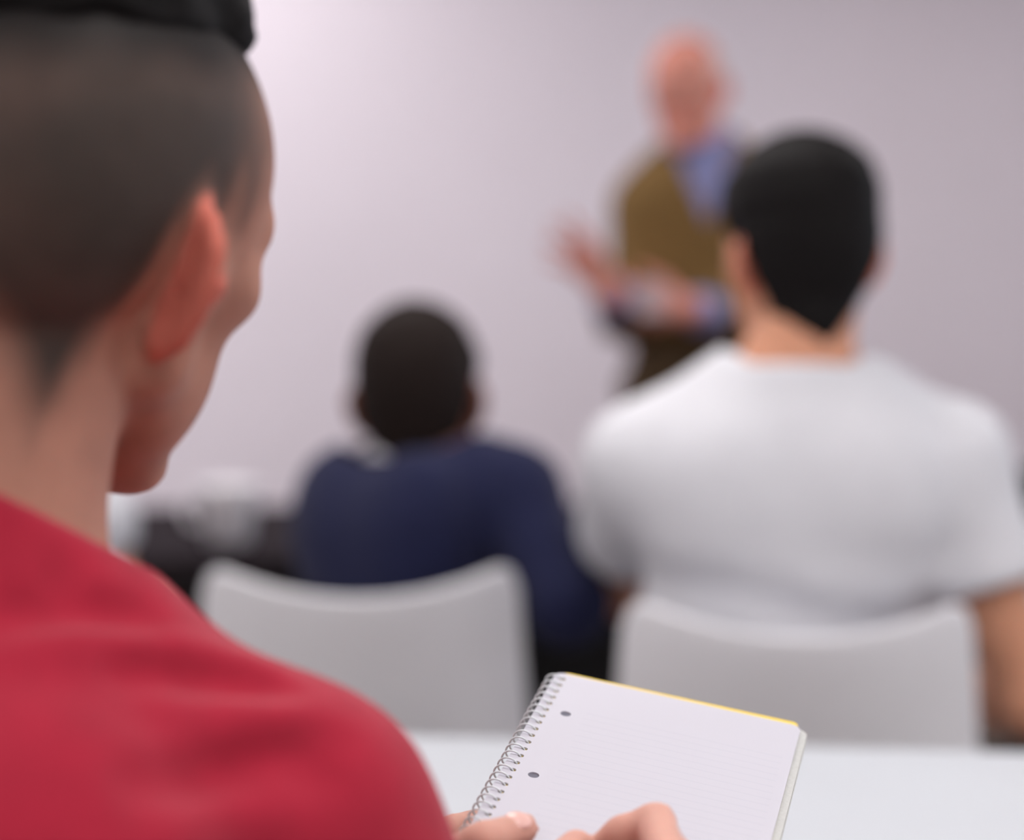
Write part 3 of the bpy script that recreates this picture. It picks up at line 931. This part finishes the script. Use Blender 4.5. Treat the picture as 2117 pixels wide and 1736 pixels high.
# ================= generic clothed person =================
def clothed(j, C, R, s, skin, label, hairm, hair_thick, hair_top, line, shirtm, sleeve, shirt_off, trm, hands,
            body_h=0.006, cloth_h=0.006, collar_n=(0, 0.3, 1), collar_N=None, b=1.0, waist=1.0, extra=None, shirt_name='t_shirt',
            sleeve_r=(0.066, 0.070), hem=0.5, brow=None, neck_r=0.055, hair_fn=None, tr_top=0.62, depth=1.0, ear_red=0.5, hole=0.032):
    base = A(j['pelvis'][0], j['pelvis'][1], 0)
    def body(P):
        d = smin(torso_sdf(P, j, -0.008, b, depth, waist), neck_sdf(P, j, C, R, s, neck_r), 0.03)
        d = smin(d, head_sdf(P, C, R, s), 0.016)
        a = arms_sdf(P, j)
        for wr, f in hands: a = smin(a, hand_sdf(P, wr, f), 0.012)
        d = smin(d, a, 0.02)
        return smin(d, legs_sdf(P, j, -0.004), 0.02)
    pts = [C + 0.16, C - 0.16] + [v for k, v in j.items() if isinstance(v, np.ndarray) and k != 'fw'] + [p for _, fs in hands for f in fs for p in f[0]]
    lo, hi = bounds(pts, 0.09); lo[2] = 0.02
    o = sdf_obj('person', body, lo, hi, body_h, M_skin, base, color=skin_color(skin, C, R, s, ear_red=ear_red, brow=brow))
    tag(o, label, 'person')
    hf = hair_fn or (lambda P: hair_sdf(P, C, R, s, hair_thick, hair_top, line))
    sdf_obj('hair', hf, C - 0.2 * s, C + 0.2 * s, 0.0045, hairm, base, o)
    Rt = torso_frame(j)
    cn = unit(Rt @ unit(A(collar_n))); cN = j['neck'] + Rt @ A(0, 0, 0.005) if collar_N is None else collar_N
    def shirt(P):
        d = torso_sdf(P, j, shirt_off, b, depth, waist)
        for sd in 'rl':
            S, E, Wt = j['S' + sd], j['E' + sd], j['W' + sd]
            if sleeve <= 1:
                e = S + (E - S) * sleeve; t = unit(E - S)
                d = smin(d, smax(rcone(P, S, e, *sleeve_r), (P - e) @ t, 0.006), 0.035)
            else:
                e = E + (Wt - E) * (sleeve - 1)
                a = smin(rcone(P, S, E, sleeve_r[0], sleeve_r[1]), smax(rcone(P, E, e, sleeve_r[1], sleeve_r[1] * 0.8), (P - e) @ unit(Wt - E), 0.005), 0.02)
                d = smin(d, a, 0.03)
        d = d - 0.003 * noise3(P, 26, 11) - 0.0015 * noise3(P, 60, 12)
        if extra is not None: d = extra(P, d, Rt)
        d = smax(d, -collar_hole(P, cN, cn, j['neck'], C + R @ A(0, -0.022, -0.045) * s, neck_r + hole), 0.005)
        return smax(d, hem - P[:, 2], 0.004)
    lo, hi = bounds([j['Sr'], j['Sl'], j['neck'], j['pelvis'], j['Er'], j['El'], j['Wr'], j['Wl']], 0.17)
    sdf_obj(shirt_name, shirt, lo, hi, cloth_h, shirtm, base, o, smooth=2)
    sdf_obj('trousers', lambda P: smax(smin(legs_sdf(P, j, 0.010), torso_sdf(P, j, 0.004, b, depth, waist), 0.04), P[:, 2] - tr_top, 0.004),
            *bounds([j['pelvis'], j['Kr'], j['Kl'], j['Ar'], j['Al']], 0.2), 0.009, trm, base, o)
    shoes(j, M_shoe, base, o)
    return o, base, Rt

# ---- man in white t-shirt
j = {'neck': W(1640, 770, 2.42), 'Sr': W(1955, 965, 2.41), 'Sl': W(1338, 965, 2.43), 'pelvis': A(0.348, 2.47, 0.555), 'bow': 0.03}
j['Er'] = W(2135, 1450, 2.36); j['Wr'] = A(0.60, 2.62, 0.66)
j['El'] = W(1285, 1215, 2.72); j['Wl'] = A(0.22, 2.93, 0.72)
seated_legs(j)
C = W(1655, 535, 2.47); R = frame(-14, 6, -2)
hr = auto_hand(j['Wr'], A(-0.3, 0.9, -0.25), A(-0.2, -0.1, -1), A(-0.9, -0.2, 0.2)); hl = auto_hand(j['Wl'], A(0.4, 0.9, -0.2), A(0, -0.2, -1), A(0.9, -0.3, 0))
def tee_folds(P, d, Rt):
    q = (P - j_white['pelvis']) @ Rt
    # cloth gathers above the chair back
    return d - 0.006 * np.sin(q[:, 2] * 62 + 3.0 * q[:, 0] + 1.3 * np.sin(q[:, 0] * 14)) * sstep(q[:, 2], 0.40, 0.22) * sstep(q[:, 1], 0.05, -0.05)
j_white = j
clothed(j, C, R, 1.08, (205, 148, 120), 'seated man in white t-shirt with short black hair seen from behind', M_hair_blk, 0.010, 0.022,
        lambda q: hairline(q, nape=-0.118, v=0.95, vx=-0.028), M_tee, 0.52, 0.014, M_jean, [(j['Wr'], hr), (j['Wl'], hl)],
        b=1.12, waist=1.05, sleeve_r=(0.078, 0.077), extra=tee_folds, collar_n=(0, 0.45, 1), collar_N=W(1635, 760, 2.36), neck_r=0.062, brow=(30, 25, 24))

# ---- man in navy sweater
j = {'neck': W(866, 945, 2.77), 'Sr': W(1066, 1020, 2.68), 'Sl': W(800, 1015, 2.86), 'pelvis': A(-0.140, 2.755, 0.568), 'bow': 0.03}
j['Er'] = W(1172, 1250, 2.585); j['Wr'] = W(1105, 1240, 2.82)
j['El'] = W(738, 1235, 3.00); j['Wl'] = W(790, 1235, 3.22)
seated_legs(j, ankle_fwd=-0.02, fw=A(-0.12, 1, 0))
C = W(868, 832, 2.80); R = frame(8, 4, -3)
hr = auto_hand(j['Wr'], A(-0.5, 0.8, -0.1), A(-0.2, -0.1, -1), A(-0.8, -0.4, 0.1)); hl = auto_hand(j['Wl'], A(0.4, 0.9, -0.1), A(0, -0.2, -1), A(0.9, -0.3, 0))
o, base, Rt = clothed(j, C, R, 1.09, (112, 76, 62), 'seated man in navy sweater with close-cropped dark hair seen from behind', M_hair_brn, 0.006, 0.008,
        lambda q: hairline(q, nape=-0.098, v=0.5), M_navy, 1.85, 0.013, M_blacktr, [(j['Wr'], hr), (j['Wl'], hl)],
        b=0.90, shirt_name='sweater', sleeve_r=(0.064, 0.056), collar_n=(0, 0.4, 1), collar_N=W(855, 962, 2.67), brow=(30, 25, 24), ear_red=0.1, hole=0.052)
nk, upv = j['neck'], Rt[:, 2]
cNv = W(850, 932, 2.69)
sdf_obj('shirt_collar', lambda P: smax(smax(rcone(P, nk - upv * 0.03, C + R @ A(0, -0.022, -0.045), 0.082, 0.074), (P - cNv) @ unit(Rt @ A(0, 0.45, 1)), 0.003), -((P - cNv) @ unit(Rt @ A(0, 0.35, 1)) + 0.06), 0.003),
        nk - 0.15, nk + 0.15, 0.004, M_collar, base, o)

# ---- man mostly hidden behind the man in red
j = {'neck': W(-75, 985, 2.95), 'Sr': W(185, 1075, 2.93), 'Sl': W(-340, 1075, 2.93), 'pelvis': A(-0.84, 2.90, 0.568), 'bow': 0.02}
j['Er'] = W(222, 1310, 2.96); j['Wr'] = A(-0.60, 3.16, 0.68); j['El'] = W(-400, 1310, 2.96); j['Wl'] = A(-1.0, 3.16, 0.68)
seated_legs(j, reach=0.40, ankle_fwd=-0.03)
C = W(-75, 830, 2.98); R = frame(10, 4, 0)
hr = auto_hand(j['Wr'], A(-0.2, 0.9, -0.2), A(-0.2, -0.1, -1), A(-0.9, -0.2, 0.2)); hl = auto_hand(j['Wl'], A(0.2, 0.9, -0.2), A(0, -0.2, -1), A(0.9, -0.2, 0))
clothed(j, C, R, 1.0, (205, 160, 136), 'man in white short sleeves whose arm shows under the chin of the man in red', M_hair_brn, 0.010, 0.018,
        lambda q: hairline(q), M_tee, 0.22, 0.012, M_jean, [(j['Wr'], hr), (j['Wl'], hl)], cloth_h=0.007, sleeve_r=(0.062, 0.062), brow=(50, 38, 30))

# ---- speaker in olive jacket
SY = 4.44
j = {'neck': W(1448, 315, SY), 'Sr': W(1340, 428, SY + 0.0), 'Sl': W(1590, 420, SY + 0.01), 'pelvis': A(0.44, SY + 0.02, 0.97), 'bow': 0.0}
j['Er'] = W(1300, 672, SY - 0.06); j['Wr'] = W(1258, 606, SY - 0.28)
j['El'] = W(1600, 660, SY + 0.02); j['Wl'] = W(1420, 640, SY - 0.22)
Rt = torso_frame(j); fw = unit(Rt[:, 1] * A(1, 1, 0)); rt = unit(Rt[:, 0] * A(1, 1, 0)); j['fw'] = fw
for sd, sg in (('r', 1), ('l', -1)):
    j['H' + sd] = j['pelvis'] + rt * sg * 0.085 - A(0, 0, 0.03); j['K' + sd] = j['H' + sd] + rt * sg * 0.01 - A(0, 0, 0.43) + fw * 0.02
    j['A' + sd] = j['K' + sd] * A(1, 1, 0) + A(0, 0, 0.09) - fw * 0.02
C = W(1420, 190, SY - 0.04); R = frame(200, 8, 4)
hr = auto_hand(j['Wr'], A(-0.75, -0.1, 1.0), A(-0.55, -0.65, -0.3), A(0.45, -0.35, 0.6), curl=(6, 10, 8), spread=0.14)
hl = auto_hand(j['Wl'], A(-0.9, -0.3, 0.05), A(-0.1, 0.5, 0.3), A(0, -0.1, 1), curl=(30, 35, 25))
def jacket_front(P, d, Rt):
    q = (P - jn) @ Rt
    v = np.maximum(np.abs(q[:, 0]) - np.maximum((q[:, 2] + 0.165), 0) * 0.36, 0.0 - (q[:, 1] - 0.02))
    d = smax(d, -np.maximum(np.abs(q[:, 0]) - np.clip(q[:, 2] + 0.165, 0, 1) * 0.40, 0.015 - q[:, 1]), 0.006)
    # skirt of the jacket hangs to the hip and opens below the button
    sk = ell(P, jp + A(0, 0, 0.0), A(0.185, 0.150, 0.26), Rt)
    return smin(d, sk, 0.06) if False else d
jn, jp = j['neck'], j['pelvis']
def bald(P):
    q = ((P - C) @ R)
    d = ell(q, (0, -0.014, 0.045), (0.081, 0.101, 0.089)) + 0.001 * noise3(q, 160, 3)
    d = smin(d, ell(q, (0, -0.045, 0.005), (0.067, 0.063, 0.065)), 0.03)
    top = q[:, 2] - (0.075 - 0.25 * np.maximum(q[:, 1], 0))
    low = hairline(q) - q[:, 2]
    return smax(smax(smax(d, top, 0.006), low, 0.006), q[:, 1] - 0.03, 0.006)
o, base, Rt = clothed(j, C, R, 1.0, (205, 138, 124), 'standing bald speaker in olive brown jacket gesturing with one open hand', M_hair_gry, 0.005, 0.005,
        lambda q: hairline(q), M_olive, 1.72, 0.020, M_darktr, [(j['Wr'], hr), (j['Wl'], hl)],
        b=1.06, waist=1.10, shirt_name='jacket', sleeve_r=(0.070, 0.060), hem=1.09, extra=jacket_front, collar_n=(0, 0.5, 1), collar_N=j['neck'] + Rt @ A(0, 0, 0.03),
        brow=(150, 120, 110), hair_fn=bald, tr_top=1.12)
def under(P):
    d = torso_sdf(P, j, 0.006, 1.04, 1.0, 1.04)
    nk = rcone(P, j['neck'] - Rt[:, 2] * 0.05, C + R @ A(0, -0.022, -0.045), 0.074, 0.066)
    nk = smax(nk, (P - (j['neck'] + Rt @ A(0, 0, 0.045))) @ unit(Rt @ A(0, 0.35, 1)), 0.004)
    return smax(smin(d, nk, 0.02), 1.14 - P[:, 2], 0.004)
sdf_obj('shirt', under, *bounds([j['Sr'], j['Sl'], j['neck'], j['pelvis']], 0.16), 0.007, M_blue, base, o)
for sd in 'rl':
    E_, W_ = j['E' + sd], j['W' + sd]; a_ = E_ + (W_ - E_) * 0.66; b_ = E_ + (W_ - E_) * 0.92; t_ = unit(W_ - E_)
    sdf_obj('shirt_cuff', lambda P: smax(rcone(P, a_, b_, 0.042, 0.042), np.maximum((P - b_) @ t_, (a_ - P) @ t_), 0.004), *bounds([a_, b_], 0.08), 0.005, M_blue, base, o)
# folded paper note held in the other hand
c = j['Wl'] + A(-0.085, -0.06, 0.02)
nt_e = empty('paper_note', c, math.radians(10))
tag(nt_e, 'folded white paper note held by the speaker against his jacket', 'paper')
for sg in (-1, 1):
    bm = bmesh.new(); add_box(bm, (-0.032, -0.0008, -0.03), (0.032, 0.0008, 0.04))
    h = bm_obj('leaf', bm, M_paper, nt_e, (0, sg * 0.004, 0)); h.rotation_euler = (math.radians(5 * sg), 0, 0)
